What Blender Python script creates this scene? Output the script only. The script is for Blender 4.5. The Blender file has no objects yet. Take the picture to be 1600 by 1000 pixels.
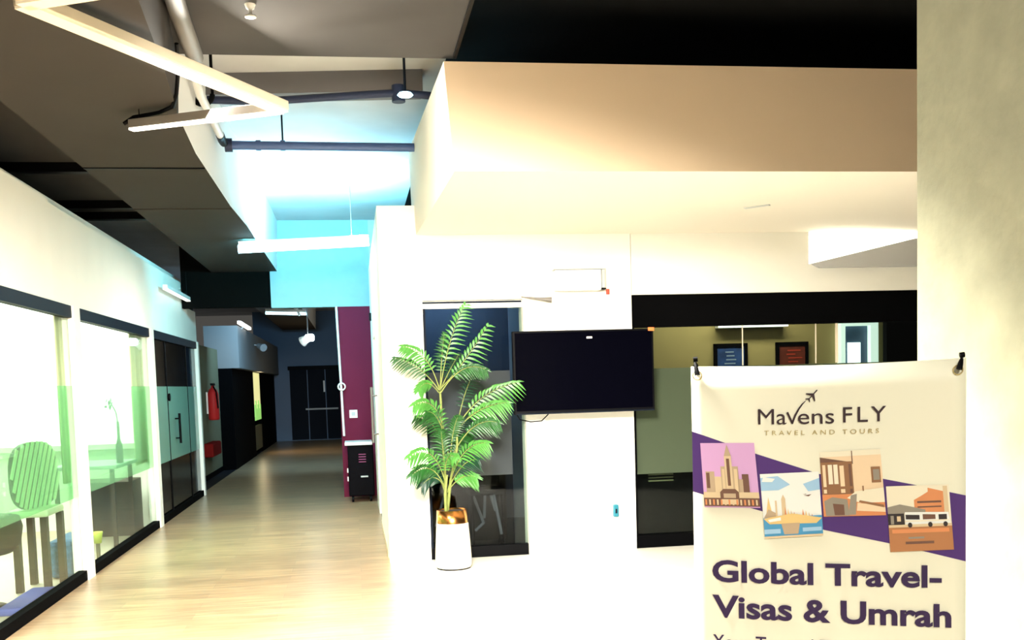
import bpy, bmesh, math, random
from mathutils import Vector, Matrix
random.seed(7)
SC = bpy.context.scene
COL = SC.collection
PI = math.pi

# ------------------------------------------------------------------ camera
YAW, PITCH, ROLL = 0.150974, -0.073748, -0.030628
f = Vector((math.sin(YAW)*math.cos(PITCH), math.cos(YAW)*math.cos(PITCH), math.sin(PITCH)))
r = Vector((math.cos(YAW), -math.sin(YAW), 0)); u = r.cross(f)
r2 = r*math.cos(ROLL) + u*math.sin(ROLL); u2 = -r*math.sin(ROLL) + u*math.cos(ROLL)
cam = bpy.data.cameras.new('camera'); cam_o = bpy.data.objects.new('camera', cam); COL.objects.link(cam_o)
cam_o.matrix_world = Matrix(((r2.x, u2.x, -f.x, 0), (r2.y, u2.y, -f.y, 0), (r2.z, u2.z, -f.z, 1.6), (0, 0, 0, 1)))
cam.sensor_fit = 'HORIZONTAL'; cam.sensor_width = 36; cam.lens = 36.0
cam.shift_y = (716.46-500)/1600
cam.clip_start = 0.05
SC.camera = cam_o

# ------------------------------------------------------------------ view and world
SC.view_settings.view_transform = 'Standard'; SC.view_settings.look = 'None'
SC.view_settings.exposure = 0.0; SC.view_settings.gamma = 1.0; SC.view_settings.use_curve_mapping = False
w = bpy.data.worlds.new('world'); SC.world = w; w.use_nodes = True
w.node_tree.nodes['Background'].inputs[0].default_value = (1.0, 0.95, 0.86, 1)
w.node_tree.nodes['Background'].inputs[1].default_value = 0.07

# ------------------------------------------------------------------ large area lights (some belong to fixtures built below, others are added to brighten or tint)
def area(name, loc, sx, sy, power, col=(1, .95, .84), rot=(0, 0, 0), spread=PI):
    d = bpy.data.lights.new(name, 'AREA'); d.shape = 'RECTANGLE'; d.size = sx; d.size_y = sy
    d.energy = power; d.color = col; d.spread = spread
    o = bpy.data.objects.new(name, d); COL.objects.link(o); o.location = loc; o.rotation_euler = rot
    return o
area('reception_fill', (0.1, 2.7, 2.99), 1.0, 1.0, 1900, (1, .95, .84), (math.radians(36), 0, 0), math.radians(118))  # added unseen flood that whitens the front wall and floor
area('entrance_fill', (1.2, -1.2, 3.4), 1.2, 1.2, 195)  # added unseen light that brightens the banner
area('pendant_light', (-0.8, 5.33, 3.17), .08, 1.8, 60, (1, .93, .80), (0, 0, -.526))
area('pendant_arm_light', (-0.8, 6.33, 3.17), .9, .06, 150, (1, .93, .80), (0, -.9, -.45))
area('meeting_room_light', (-3.7, 10.4, 3.0), 1.2, 2.4, 260, (.97, 1, .93))
area('corridor_tube_light', (-0.6, 11.75, 3.10), 1.5, 0.10, 60, (1, .97, .90))
area('corridor_glow_uplight', (-0.5, 11.85, 3.31), 1.4, 0.10, 500, (.30, .78, 1), (PI, 0, 0))  # added cyan light, stands in for the tube's glare on the ceiling
area('corridor_glow_rear', (-0.45, 11.93, 3.25), 1.4, 0.08, 105, (.16, .78, .98), (math.radians(98), 0, 0), 2.4)  # added cyan light, gives the lintel a glow like the tube's glare
area('far_corridor_light', (-1.2, 20.1, 3.0), .7, .06, 120, (.35, .7, 1), (math.radians(75), 0, 0))
area('doorway_glow_fill', (1.1, 11.3, 2.75), .7, .1, 40, (.42, .70, 1), (math.radians(40), 0, 0))  # added unseen blue light, imitates a reflection in the door glass

# ------------------------------------------------------------------ materials
M = {}
def mat(name, base, rough=.6, metal=0.0, noise=0.0, nscale=8.0, emit=None, estr=0.0, spec=.5, bump=0.0, bscale=60, stretch=None):
    m = bpy.data.materials.new(name); m.use_nodes = True
    nt = m.node_tree; b = nt.nodes['Principled BSDF']
    b.inputs['Base Color'].default_value = (*base, 1); b.inputs['Roughness'].default_value = rough
    b.inputs['Metallic'].default_value = metal; b.inputs['Specular IOR Level'].default_value = spec
    tc = None
    if noise or bump:
        tc = nt.nodes.new('ShaderNodeTexCoord'); mp = nt.nodes.new('ShaderNodeMapping')
        if stretch: mp.inputs['Scale'].default_value = stretch
        nt.links.new(tc.outputs['Object'], mp.inputs[0])
    if noise:
        n = nt.nodes.new('ShaderNodeTexNoise'); n.inputs['Scale'].default_value = nscale; n.inputs['Detail'].default_value = 6
        nt.links.new(mp.outputs[0], n.inputs['Vector'])
        rp = nt.nodes.new('ShaderNodeMapRange'); rp.inputs[1].default_value = .3; rp.inputs[2].default_value = .7
        rp.inputs[3].default_value = 1-noise; rp.inputs[4].default_value = 1+noise
        nt.links.new(n.outputs['Fac'], rp.inputs[0])
        mx = nt.nodes.new('ShaderNodeMix'); mx.data_type = 'RGBA'; mx.blend_type = 'MULTIPLY'; mx.inputs[0].default_value = 1
        mx.inputs[6].default_value = (*base, 1); nt.links.new(rp.outputs[0], mx.inputs[7]); nt.links.new(mx.outputs[2], b.inputs['Base Color'])
    if bump:
        n2 = nt.nodes.new('ShaderNodeTexNoise'); n2.inputs['Scale'].default_value = bscale; n2.inputs['Detail'].default_value = 4
        nt.links.new(mp.outputs[0], n2.inputs['Vector'])
        bp = nt.nodes.new('ShaderNodeBump'); bp.inputs['Strength'].default_value = bump; bp.inputs['Distance'].default_value = .01
        nt.links.new(n2.outputs['Fac'], bp.inputs['Height']); nt.links.new(bp.outputs[0], b.inputs['Normal'])
    if emit:
        b.inputs['Emission Color'].default_value = (*emit, 1); b.inputs['Emission Strength'].default_value = estr
    M[name] = m; return m

def glass_mat(name, tint, gloss, rough=.02, gcol=(1, 1, 1), base=None, basefac=0.0):
    """thin sheet: clear transmission, a constant mirror share, optionally a printed diffuse/translucent film"""
    m = bpy.data.materials.new(name); m.use_nodes = True; nt = m.node_tree
    nt.nodes.remove(nt.nodes['Principled BSDF']); out = nt.nodes['Material Output']
    tr = nt.nodes.new('ShaderNodeBsdfTransparent'); tr.inputs[0].default_value = (*tint, 1)
    last = tr.outputs[0]
    if base:
        di = nt.nodes.new('ShaderNodeBsdfDiffuse'); di.inputs[0].default_value = (*base, 1)
        tl = nt.nodes.new('ShaderNodeBsdfTranslucent'); tl.inputs[0].default_value = (*base, 1)
        a = nt.nodes.new('ShaderNodeMixShader'); a.inputs[0].default_value = .6
        nt.links.new(di.outputs[0], a.inputs[1]); nt.links.new(tl.outputs[0], a.inputs[2])
        c = nt.nodes.new('ShaderNodeMixShader'); c.inputs[0].default_value = basefac
        nt.links.new(last, c.inputs[1]); nt.links.new(a.outputs[0], c.inputs[2]); last = c.outputs[0]
    gl = nt.nodes.new('ShaderNodeBsdfGlossy'); gl.inputs[0].default_value = (*gcol, 1); gl.inputs[1].default_value = rough
    lw = nt.nodes.new('ShaderNodeLayerWeight'); lw.inputs[0].default_value = .5
    pw = nt.nodes.new('ShaderNodeMath'); pw.operation = 'POWER'; pw.inputs[1].default_value = 4.0; nt.links.new(lw.outputs['Facing'], pw.inputs[0])
    ma = nt.nodes.new('ShaderNodeMath'); ma.operation = 'MULTIPLY_ADD'; ma.inputs[1].default_value = .45; ma.inputs[2].default_value = gloss*.4; nt.links.new(pw.outputs[0], ma.inputs[0])
    d = nt.nodes.new('ShaderNodeMixShader'); nt.links.new(ma.outputs[0], d.inputs[0])
    nt.links.new(last, d.inputs[1]); nt.links.new(gl.outputs[0], d.inputs[2]); nt.links.new(d.outputs[0], out.inputs[0])
    M[name] = m; return m

def laminate():
    m = mat('laminate', (.46, .36, .26), .3, spec=.3); nt = m.node_tree; b = nt.nodes['Principled BSDF']
    tc = nt.nodes.new('ShaderNodeTexCoord'); mp = nt.nodes.new('ShaderNodeMapping'); nt.links.new(tc.outputs['Object'], mp.inputs[0])
    br = nt.nodes.new('ShaderNodeTexBrick'); br.inputs['Scale'].default_value = 1
    br.inputs['Brick Width'].default_value = 1.2; br.inputs['Row Height'].default_value = .19; br.inputs['Mortar Size'].default_value = .002
    br.inputs['Color1'].default_value = (.40, .275, .155, 1); br.inputs['Color2'].default_value = (.31, .21, .12, 1); br.inputs['Mortar'].default_value = (.28, .2, .13, 1)
    nt.links.new(mp.outputs[0], br.inputs['Vector'])
    mp2 = nt.nodes.new('ShaderNodeMapping'); mp2.inputs['Scale'].default_value = (1.2, 9, 1); nt.links.new(tc.outputs['Object'], mp2.inputs[0])
    n = nt.nodes.new('ShaderNodeTexNoise'); n.inputs['Scale'].default_value = 2.2; n.inputs['Detail'].default_value = 8; nt.links.new(mp2.outputs[0], n.inputs['Vector'])
    rp = nt.nodes.new('ShaderNodeMapRange'); rp.inputs[1].default_value = .3; rp.inputs[2].default_value = .7; rp.inputs[3].default_value = .75; rp.inputs[4].default_value = 1.25
    nt.links.new(n.outputs['Fac'], rp.inputs[0])
    mx = nt.nodes.new('ShaderNodeMix'); mx.data_type = 'RGBA'; mx.blend_type = 'MULTIPLY'; mx.inputs[0].default_value = 1
    nt.links.new(br.outputs['Color'], mx.inputs[6]); nt.links.new(rp.outputs[0], mx.inputs[7]); nt.links.new(mx.outputs[2], b.inputs['Base Color'])
laminate()
mat('tile', (.86, .83, .74), .25, noise=.03, nscale=3)
mat('white_paint', (.90, .885, .81), .7, noise=.02, nscale=2)
mat('cream_paint', (.66, .51, .345), .75, noise=.02, nscale=1.5)
mat('soffit_white', (.78, .72, .62), .8)
mat('dark_ceiling', (.038, .035, .033), .85, spec=.1, noise=.12, nscale=1.2)
mat('slab_grey', (.45, .45, .46), .8, noise=.10, nscale=1.5)
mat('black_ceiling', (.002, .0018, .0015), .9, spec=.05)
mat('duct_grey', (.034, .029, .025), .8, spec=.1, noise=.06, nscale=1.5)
mat('lintel_glow_tint', (.28, .42, .46), .8, noise=.04)  # cool tint puts part of the tube's cyan glow into the colour
mat('beam_grey', (.11, .105, .11), .8)
mat('duct_lit_side', (.85, .85, .85), .6)
mat('concrete', (.18, .182, .128), .9, noise=.15, nscale=6, bump=.35, bscale=22)
mat('black_metal', (.0015, .0015, .002), .5, spec=.06)
mat('black_matte', (.0012, .0012, .0015), .8, spec=.03)
mat('navy_metal', (.005, .008, .015), .55, spec=.06)
mat('pipe_blue', (.05, .10, .26), .5)
mat('pipe_navy', (.018, .026, .06), .5, spec=.2)
mat('pipe_grey', (.13, .125, .12), .5)
mat('pipe_white', (.62, .62, .62), .5)
mat('steel', (.6, .6, .6), .3, 1.0)
mat('tv_screen', (.0008, .0008, .0025), .15, spec=.06)
mat('tv_plastic', (.0012, .0012, .002), .45, spec=.08)
mat('white_plastic', (.85, .85, .82), .4)
mat('grey_plastic', (.45, .47, .47), .5)
mat('orange_mark', (.9, .18, .04), .5)
mat('red_mark', (.55, .06, .03), .5)
mat('blue_plug', (.008, .15, .21), .4)
mat('maroon', (.13, .014, .035), .8, spec=.05, noise=.05, nscale=2)
mat('black_case', (.002, .0015, .0025), .6, spec=.04)
mat('pink_line', (.18, .01, .08), .5)
mat('red_cylinder', (.50, .02, .02), .5, spec=.15)
mat('red_dark', (.16, .008, .007), .8, spec=.03)
mat('olive_wall', (.40, .31, .12), .8, noise=.04, nscale=2)
mat('khaki_wall', (.15, .14, .085), .9, spec=.05)
mat('grey_wall', (.46, .46, .46), .8)
mat('dim_grey', (.20, .20, .195), .8)
mat('dark_wall', (.05, .06, .085), .6)
mat('dark_floor', (.008, .008, .011), .5, spec=.2)
mat('navy_wall', (.08, .14, .24), .5)
mat('room_floor', (.50, .44, .33), .5, noise=.06, nscale=3)
mat('curtain', (.92, .84, .52), .9, noise=.06, nscale=10)
mat('brown_seat', (.045, .032, .02), .6)
mat('stripe_dark', (.012, .014, .011), .6)
mat('stripe_light', (.86, .86, .68), .6)
mat('blue_cloth', (.05, .13, .24), .9, noise=.35, nscale=40)
mat('blue_mat', (.05, .08, .35), .9)
mat('lime', (.50, .55, .06), .5)
mat('pot_white', (.86, .80, .66), .35)
mat('copper', (.62, .26, .07), .22, 1.0)
mat('soil', (.012, .010, .009), .9, bump=.5)
mat('stem_green', (.17, .20, .045), .6, noise=.15, nscale=20)
mat('banner_white', (.87, .84, .66), .55)
mat('purple', (.070, .020, .165), .55)
mat('purple_text', (.028, .008, .06), .55)
mat('brown_text', (.030, .010, .014), .55)
mat('gold_text', (.46, .36, .14), .55)
mat('wood_leg', (.72, .68, .62), .5)
mat('blue_box', (.01, .015, .30), .4)
mat('poster_blue', (.02, .055, .18), .5, noise=.6, nscale=6)
mat('poster_red', (.16, .03, .015), .5, noise=.3, nscale=6)
mat('poster_ink', (.30, .40, .55), .5)
mat('glow_sheet', (.9, .9, .9), .5, emit=(.85, 1, .9), estr=2)
mat('glow_jamb', (.85, .9, .86), .5, emit=(.8, 1, .88), estr=.9)
mat('added_glow', (.9, .9, .8), .8, emit=(1, 1, .90), estr=3.0)
mat('lit_film', (.75, .75, .3), .6, emit=(.90, .85, .38), estr=.85)
mat('lit_film_green', (.3, .6, .2), .6, emit=(.35, .75, .16), estr=.7)
mat('tube_white', (1, 1, 1), .4, emit=(.40, .82, 1), estr=12)
mat('tube_dim', (1, 1, 1), .4, emit=(1, .97, .86), estr=2.2)
mat('tube_cream', (.80, .68, .48), .4, emit=(1, .84, .58), estr=.42)
mat('tube_cool', (1, 1, 1), .4, emit=(.45, .85, 1), estr=5)
mat('lamp_cool', (1, 1, 1), .4, emit=(.7, .92, 1), estr=60)
mat('fill_glow', (1, 1, 1), .4, emit=(1, .96, .86), estr=5)
mat('fixture_cream', (.75, .66, .50), .45)
mat('fixture_grey', (.16, .145, .13), .5)
def leaf(name, c):
    m = mat(name, c, .4, noise=.2, nscale=30)
    nt = m.node_tree; b = nt.nodes['Principled BSDF']; out = nt.nodes['Material Output']
    tl = nt.nodes.new('ShaderNodeBsdfTranslucent'); tl.inputs[0].default_value = (c[0]*1.3, c[1]*1.2, c[2], 1)
    mx = nt.nodes.new('ShaderNodeMixShader'); mx.inputs[0].default_value = .25
    nt.links.new(b.outputs[0], mx.inputs[1]); nt.links.new(tl.outputs[0], mx.inputs[2]); nt.links.new(mx.outputs[0], out.inputs[0])
leaf('leaf_bright', (.06, .225, .036)); leaf('leaf_mid', (.012, .08, .012)); leaf('leaf_dark', (.005, .038, .018))
glass_mat('clear_glass', (.86, .93, .89), .04)
glass_mat('dark_glass', (.45, .49, .52), .03)
glass_mat('mint_film', (.76, 1, .80), .04, base=(.60, .85, .65), basefac=.13)
glass_mat('grey_film', (.4, .43, .45), .08, base=(.11, .125, .14), basefac=.80)
glass_mat('teal_film', (.4, .43, .45), .08, base=(.5, .86, .74), basefac=.85)

# ------------------------------------------------------------------ mesh helpers
class MB:
    def __init__(s): s.v = []; s.f = []; s.m = []; s.smooth = []
    def add(s, vs, fs, mi=0, sm=False):
        b = len(s.v); s.v += [Vector(p) for p in vs]
        for q in fs: s.f.append([b+i for i in q]); s.m.append(mi); s.smooth.append(sm)
        return s
    def box(s, a, b, mi=0):
        x0, y0, z0 = (min(a[i], b[i]) for i in range(3)); x1, y1, z1 = (max(a[i], b[i]) for i in range(3))
        return s.hexa([(x0, y0, z0), (x1, y0, z0), (x1, y1, z0), (x0, y1, z0), (x0, y0, z1), (x1, y0, z1), (x1, y1, z1), (x0, y1, z1)], mi)
    def hexa(s, p, mi=0):
        return s.add(p, [(0, 3, 2, 1), (4, 5, 6, 7), (0, 1, 5, 4), (1, 2, 6, 5), (2, 3, 7, 6), (3, 0, 4, 7)], mi)
    def prism(s, pts, d, mi=0):
        """closed polygon pts (3-D) extruded by vector d"""
        n = len(pts); d = Vector(d); top = [Vector(p)+d for p in pts]
        return s.add(list(pts)+top, [tuple(range(n))[::-1], tuple(range(n, 2*n))]+[(i, (i+1) % n, n+(i+1) % n, n+i) for i in range(n)], mi)
    def bar(s, a, b, wdt, hgt, up=(0, 0, 1), mi=0):
        a = Vector(a); b = Vector(b); t = (b-a).normalized(); side = t.cross(Vector(up))
        if side.length < 1e-4: side = Vector((1, 0, 0))
        side.normalize(); n = side.cross(t)
        S = side*wdt/2; N = n*hgt/2
        return s.hexa([a-S-N, a+S-N, b+S-N, b-S-N, a-S+N, a+S+N, b+S+N, b-S+N], mi)
    def tube(s, pts, rad, seg=10, mi=0, cap=True):
        pts = [Vector(p) for p in pts]; n = len(pts); rr = rad if isinstance(rad, (list, tuple)) else [rad]*n
        vs = []; prev = None
        for i, p in enumerate(pts):
            t = (pts[min(i+1, n-1)]-pts[max(i-1, 0)]).normalized()
            if prev is None:
                a = t.orthogonal().normalized()
            else:
                a = (prev-t*prev.dot(t)).normalized()
            prev = a; b = t.cross(a)
            for k in range(seg):
                an = 2*PI*k/seg; vs.append(p+(a*math.cos(an)+b*math.sin(an))*rr[i])
        fs = [(i*seg+k, i*seg+(k+1) % seg, (i+1)*seg+(k+1) % seg, (i+1)*seg+k) for i in range(n-1) for k in range(seg)]
        s.add(vs, fs, mi, True)
        if cap:
            s.add(vs[:seg], [tuple(range(seg))[::-1]], mi); s.add(vs[-seg:], [tuple(range(seg))], mi)
        return s
    def lathe(s, prof, c, seg=40, mi=0):
        vs = [(c[0]+q*math.cos(2*PI*k/seg), c[1]+q*math.sin(2*PI*k/seg), c[2]+z) for q, z in prof for k in range(seg)]
        return s.add(vs, [(i*seg+k, i*seg+(k+1) % seg, (i+1)*seg+(k+1) % seg, (i+1)*seg+k) for i in range(len(prof)-1) for k in range(seg)], mi, True)
    def build(s, name, mats, parent=None, bevel=0.0, pivot=None):
        if not isinstance(mats, (list, tuple)): mats = [mats]
        lo = Vector([min(v[i] for v in s.v) for i in range(3)]); hi = Vector([max(v[i] for v in s.v) for i in range(3)])
        org = Vector(pivot) if pivot else Vector(((lo.x+hi.x)/2, (lo.y+hi.y)/2, lo.z))
        me = bpy.data.meshes.new(name); me.from_pydata([v-org for v in s.v], [], s.f); me.update()
        for k in mats: me.materials.append(M[k])
        for p, mi, sm in zip(me.polygons, s.m, s.smooth): p.material_index = mi; p.use_smooth = sm
        bm = bmesh.new(); bm.from_mesh(me); bmesh.ops.recalc_face_normals(bm, faces=bm.faces); bm.to_mesh(me); bm.free()
        o = bpy.data.objects.new(name, me); COL.objects.link(o)
        pw = parent.get('_w') if parent else None
        if parent:
            o.parent = parent; o.location = org-Vector(parent['_w'])
        else: o.location = org
        o['_w'] = tuple(org); LINKED.append(o)
        if bevel:
            b = o.modifiers.new('bevel', 'BEVEL'); b.width = bevel; b.segments = 2; b.limit_method = 'ANGLE'
        return o
LINKED = []
def thing(name, loc, label, cat, group=None):
    o = bpy.data.objects.new(name, None); COL.objects.link(o); o.location = loc; o['_w'] = tuple(loc); LINKED.append(o)
    o.empty_display_size = .1
    return tag(o, label, cat, group)
def tag(o, label, cat, group=None):
    o['label'] = label; o['category'] = cat
    if group: o['group'] = group
    return o
def struct(o):
    o['kind'] = 'structure'; return o
def sroot(name, loc):
    o = bpy.data.objects.new(name, None); COL.objects.link(o); o.location = loc; o['_w'] = tuple(loc); LINKED.append(o)
    o['kind'] = 'structure'; return o
def bx(name, a, b, m, parent=None, bevel=0.0): return MB().box(a, b).build(name, m, parent, bevel)

XL = -2.37      # corridor-side face of the left partition
YF = 9.28       # front wall of the reception
XC = .265       # corridor-side face of the front block
# ------------------------------------------------------------------ floors
struct(MB().box((-2.44, -2.5, -.1), (.28, 34, 0)).build('floor', 'laminate', pivot=(0, 0, 0)))
struct(bx('floor_reception', (.28, -2.5, -.1), (7.5, YF+.05, 0), 'tile'))
struct(bx('floor_meeting_room', (-6.2, 3, -.1), (-2.44, 13, 0), 'room_floor'))
struct(bx('floor_office', (-6.2, 13, -.1), (-2.44, 34, 0), 'dark_floor'))
struct(bx('floor_back_room', (.28, YF+.05, -.1), (9, 16, 0), 'dark_floor'))

# ------------------------------------------------------------------ ceilings
struct(bx('ceiling', (-6.5, 6.6, 4.02), (.78, 34, 4.15), 'slab_grey'))
struct(bx('ceiling_near', (-6.5, -2.5, 3.65), (.71, 6.6, 4.1), 'dark_ceiling'))
struct(MB().box((.71, -2.5, 4.02), (8, 6.6, 4.15)).box((.78, 6.6, 4.02), (8, 16, 4.15)).build('ceiling_over_soffit', 'black_ceiling'))
struct(bx('trim_ceiling_joint', (.70, -2.5, 3.632), (.72, 6.55, 3.66), 'black_metal'))
# cross beam past the near ceiling and the shallow dark beam behind
mb = MB(); mb.hexa([(-1.1, 8.25, 3.86), (.62, 8.05, 3.86), (.62, 8.3, 3.86), (-1.1, 8.5, 3.86), (-1.1, 8.25, 4.03), (.62, 8.05, 4.03), (.62, 8.3, 4.03), (-1.1, 8.5, 4.03)])
struct(mb.build('ceiling_beam', 'beam_grey'))
mb = MB().box((-1.1, 7.25, 3.98), (.62, 7.3, 4.03)); struct(mb.build('trim_ceiling_line', 'black_metal'))
struct(bx('wall_lintel', (-1.12, 15.2, 2.78), (.3, 15.4, 4.02), 'lintel_glow_tint')); struct(bx('wall_lintel_shade', (-2.36, 15.22, 2.80), (-1.12, 15.38, 4.02), 'black_ceiling'))  # black left section: the bulkhead's shade put into the colour
# dark services zone left of the big bulkhead
struct(bx('ceiling_left', (-6.5, 6.6, 3.60), (-1.95, 12.5, 3.7), 'dark_ceiling'))
for yy in (9.4, 11.2, 11.9):
    struct(bx('ceiling_slat', (-3.2, yy, 3.52), (-1.95, yy+.10, 3.605), 'black_metal'))
# big longitudinal bulkhead hung under the slab, lamplight on its right side put in as white
botR = [(-.80, 4.0), (-.914, 5.716), (-.997, 6.683), (-1.043, 7.699), (-1.05, 9.84), (-1.02, 11.0), (-1.0, 30)]
botL = [(-1.93, 30), (-1.93, 4.0)]
ring = botR+botL
mb = MB(); n = len(ring); lo = [(x, y, 3.30) for x, y in ring]; hi = []
for x, y in ring: hi.append((x+(.03 if x > -1.5 else 0), y, 3.645 if y < 6.6 else 4.03))
mb.add(lo, [tuple(range(n))], 0); 
V = lo+hi
fs = [(i, i+1, n+i+1, n+i) for i in range(n-1)]+[(n-1, 0, n, 2*n-1)]
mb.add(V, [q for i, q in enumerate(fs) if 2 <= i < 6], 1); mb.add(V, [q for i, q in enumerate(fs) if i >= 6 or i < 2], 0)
mb.box((-1.925, 8.17, 3.292), (-1.046, 8.20, 3.301), 2)
mb.box((-1.925, 9.97, 3.294), (-1.052, 10.0, 3.301), 0)
bulk = struct(mb.build('ceiling_bulkhead', ['duct_grey', 'duct_lit_side', 'black_metal']))

# ------------------------------------------------------------------ front block: walls around two openings, soffit above
WZ = 3.2
mb = MB(); mb.box((XC, YF, 0), (.641, YF+.25, WZ)); mb.box((XC, YF+.25, 0), (XC+.2, 11.9, WZ)); mb.box((XC, 13.0, 0), (XC+.2, 14.3, WZ)); mb.box((XC, 11.9, 2.2), (XC+.2, 13.0, WZ))
struct(mb.build('wall_corridor_right', 'white_paint'))
mb = MB(); mb.box((.641, YF, 2.36), (2.575, YF+.25, WZ)); mb.box((1.555, YF, 0), (2.575, YF+.25, 2.36))
struct(mb.build('wall_front', 'white_paint'))
# panel over the window with a lit clerestory cut at its right end
mb = MB(); mb.box((2.583, YF+.015, 2.38), (4.326, YF+.25, 2.94)); mb.prism([(4.326, YF+.015, 2.38), (6.6, YF+.015, 2.38), (6.6, YF+.015, 2.93), (5.42, YF+.015, 2.875), (4.326, YF+.015, 2.641)], (0, .235, 0))
struct(mb.build('wall_front_upper', 'white_paint'))
mb = MB(); mb.prism([(4.42, YF-.03, 2.60), (6.4, YF-.03, 2.60), (6.4, YF-.03, 3.0), (5.42, YF-.03, 2.868), (4.34, YF-.03, 2.639)], (0, .05, 0))
struct(mb.build('trim_sloped_board', 'grey_wall'))
struct(bx('wall_clerestory_back', (4.2, YF+.252, 2.4), (6.6, YF+.29, 2.938), 'white_paint'))
area('clerestory_light', (5.0, YF+.06, 2.925), 1.3, .03, 30, (1, 1, .95), (math.radians(50), 0, 0))
mb = MB().hexa([(.683, 6.54, 2.94), (7.5, 6.54, 2.94), (7.5, YF+.3, 2.94), (.60, YF+.3, 2.94), (.64, 6.54, 3.615), (7.5, 6.54, 3.615), (7.5, YF+.3, 3.74), (.585, YF+.3, 3.74)])
for p in range(1): pass
so = struct(mb.build('soffit', ['cream_paint', 'soffit_white']))
for p in so.data.polygons:
    if p.normal.z < -.5 or p.normal.x < -.5: p.material_index = 1
o = tag(bx('slot_diffuser', (3.12, 7.84, 2.932), (3.33, 7.88, 2.941), 'grey_plastic'), 'thin grey slot vent in the underside of the cream soffit', 'vent')
o.rotation_euler.z = -.8
struct(bx('baseboard_corridor', (XC-.008, YF+.3, 0), (XC, 11.85, .07), 'cream_paint'))

# ------------------------------------------------------------------ glazed doorway behind the palm
d = sroot('door_1', (1.1, YF+.1, 0))
bx('header_rail', (.641, YF+.06, 2.29), (1.555, YF+.14, 2.36), 'white_plastic', d)
bx('header_track', (.645, YF+.05, 2.335), (1.55, YF+.062, 2.35), 'navy_metal', d)
bx('base_rail', (.641, YF+.07, 0), (1.555, YF+.14, .10), 'black_metal', d)
bx('side_rail', (.641, YF+.07, .10), (.668, YF+.14, 2.29), 'navy_metal', d)
bx('pane', (.668, YF+.10, .10), (1.43, YF+.11, 2.29), 'dark_glass', d)
bx('side_pane', (1.436, YF+.10, .10), (1.555, YF+.11, 2.29), 'clear_glass', d)
bx('frosted_film', (.668, YF+.092, .754), (1.43, YF+.098, 1.716), 'grey_film', d)
# ------------------------------------------------------------------ window bay right of the pier
d = sroot('window_1', (4.4, YF+.1, 0))
bx('header_panel', (2.575, YF+.05, 2.08), (6.6, YF+.16, 2.38), 'black_matte', d)
bx('base_rail', (2.575, YF+.05, 0), (6.6, YF+.16, .12), 'black_matte', d)
bx('side_rail', (2.575, YF+.05, .12), (2.61, YF+.16, 2.08), 'black_matte', d)
bx('pane', (2.61, YF+.10, .12), (6.6, YF+.11, 2.08), 'clear_glass', d)
glass_mat('green_film', (.4, .43, .4), .08, base=(.15, .19, .12), basefac=.85)
bx('frosted_film', (2.61, YF+.09, .70), (6.6, YF+.096, 1.694), 'green_film', d)
for xx in (3.68, 4.42):
    bx('glass_joint', (xx, YF+.088, 1.70), (xx+.008, YF+.099, 2.08), 'fixture_cream', d)
bx('corner_rail', (4.62, YF+.075, 1.70), (4.645, YF+.088, 2.08), 'fixture_cream', d)

# ------------------------------------------------------------------ back room seen through the glass
struct(bx('wall_back_room', (2.0, 13.02, 0), (9, 13.2, 3.2), 'olive_wall'))
struct(bx('wall_back_room_left', (.47, 12.0, 0), (2.05, 12.2, 3.2), 'dark_wall'))  # bluish colour stands in for cyan reflected in the door glass
struct(bx('wall_back_divider', (2.0, YF+.6, 0), (2.1, 13.02, 3.2), 'black_matte'))
struct(bx('ceiling_back_room', (.47, YF+.26, 2.95), (9, 13.2, 3.05), 'dark_wall'))
struct(bx('wall_back_room_right', (7.6, YF+.2, 0), (7.7, 13.1, 3.2), 'dark_wall'))
tl = thing('tube_lamp', (5.2, 12.9, 2.23), 'long white tube light glowing under the black header in back office', 'light')
bx('tube', (4.74, 12.86, 2.235), (5.69, 12.90, 2.275), 'tube_dim', tl); bx('batten', (4.74, 12.90, 2.23), (5.69, 13.02, 2.29), 'white_plastic', tl)
area('back_room_light', (4.9, 12.3, 2.9), 2.0, .3, 42, (1, .93, .75))
def poster(x0, x1, z0, z1, m, label):
    t = thing('framed_poster', ((x0+x1)/2, 13.0, z0), label, 'poster', 'framed posters in the back office')
    mb = MB()
    for a, b in (((x0, 0, z0), (x1, 0, z0+.04)), ((x0, 0, z1-.04), (x1, 0, z1)), ((x0, 0, z0), (x0+.04, 0, z1)), ((x1-.04, 0, z0), (x1, 0, z1))):
        mb.box((a[0], 12.97, a[2]), (b[0], 13.018, b[2]))
    mb.build('frame', 'black_matte', t)
    pr = bx('print', (x0+.03, 12.99, z0+.03), (x1-.03, 13.01, z1-.03), m, t)
    mb = MB()
    for k in range(6):
        zz = z1-.12-.05*k; xa = x0+.14+random.uniform(0, .05); mb.box((xa, 12.986, zz), (xa+random.uniform(.1, .2), 12.99, zz+.015))
    mb.build('lettering_lines', 'poster_ink' if m == 'poster_blue' else 'red_mark', pr)
poster(4.71, 5.17, 1.40, 2.03, 'poster_blue', 'blue framed poster on the olive wall seen through the window')
poster(5.572, 6.02, 1.40, 2.03, 'poster_red', 'rust red framed poster on the olive wall seen through the window')
lw = sroot('window_2', (6.7, 13.0, 1.2))
bx('jamb', (6.45, 12.9, 1.2), (6.51, 13.02, 2.28), 'glow_jamb', lw); bx('jamb', (6.87, 12.9, 1.2), (6.98, 13.02, 2.28), 'glow_jamb', lw)  # frame and sheet glow by themselves in place of lamplight
bx('head', (6.51, 12.9, 2.22), (6.87, 13.02, 2.28), 'glow_jamb', lw); bx('backing', (6.51, 12.99, 1.2), (6.87, 13.018, 2.22), 'navy_wall', lw)
bx('glow_notice', (6.58, 12.97, 1.2), (6.76, 12.988, 2.0), 'glow_sheet', lw)
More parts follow.
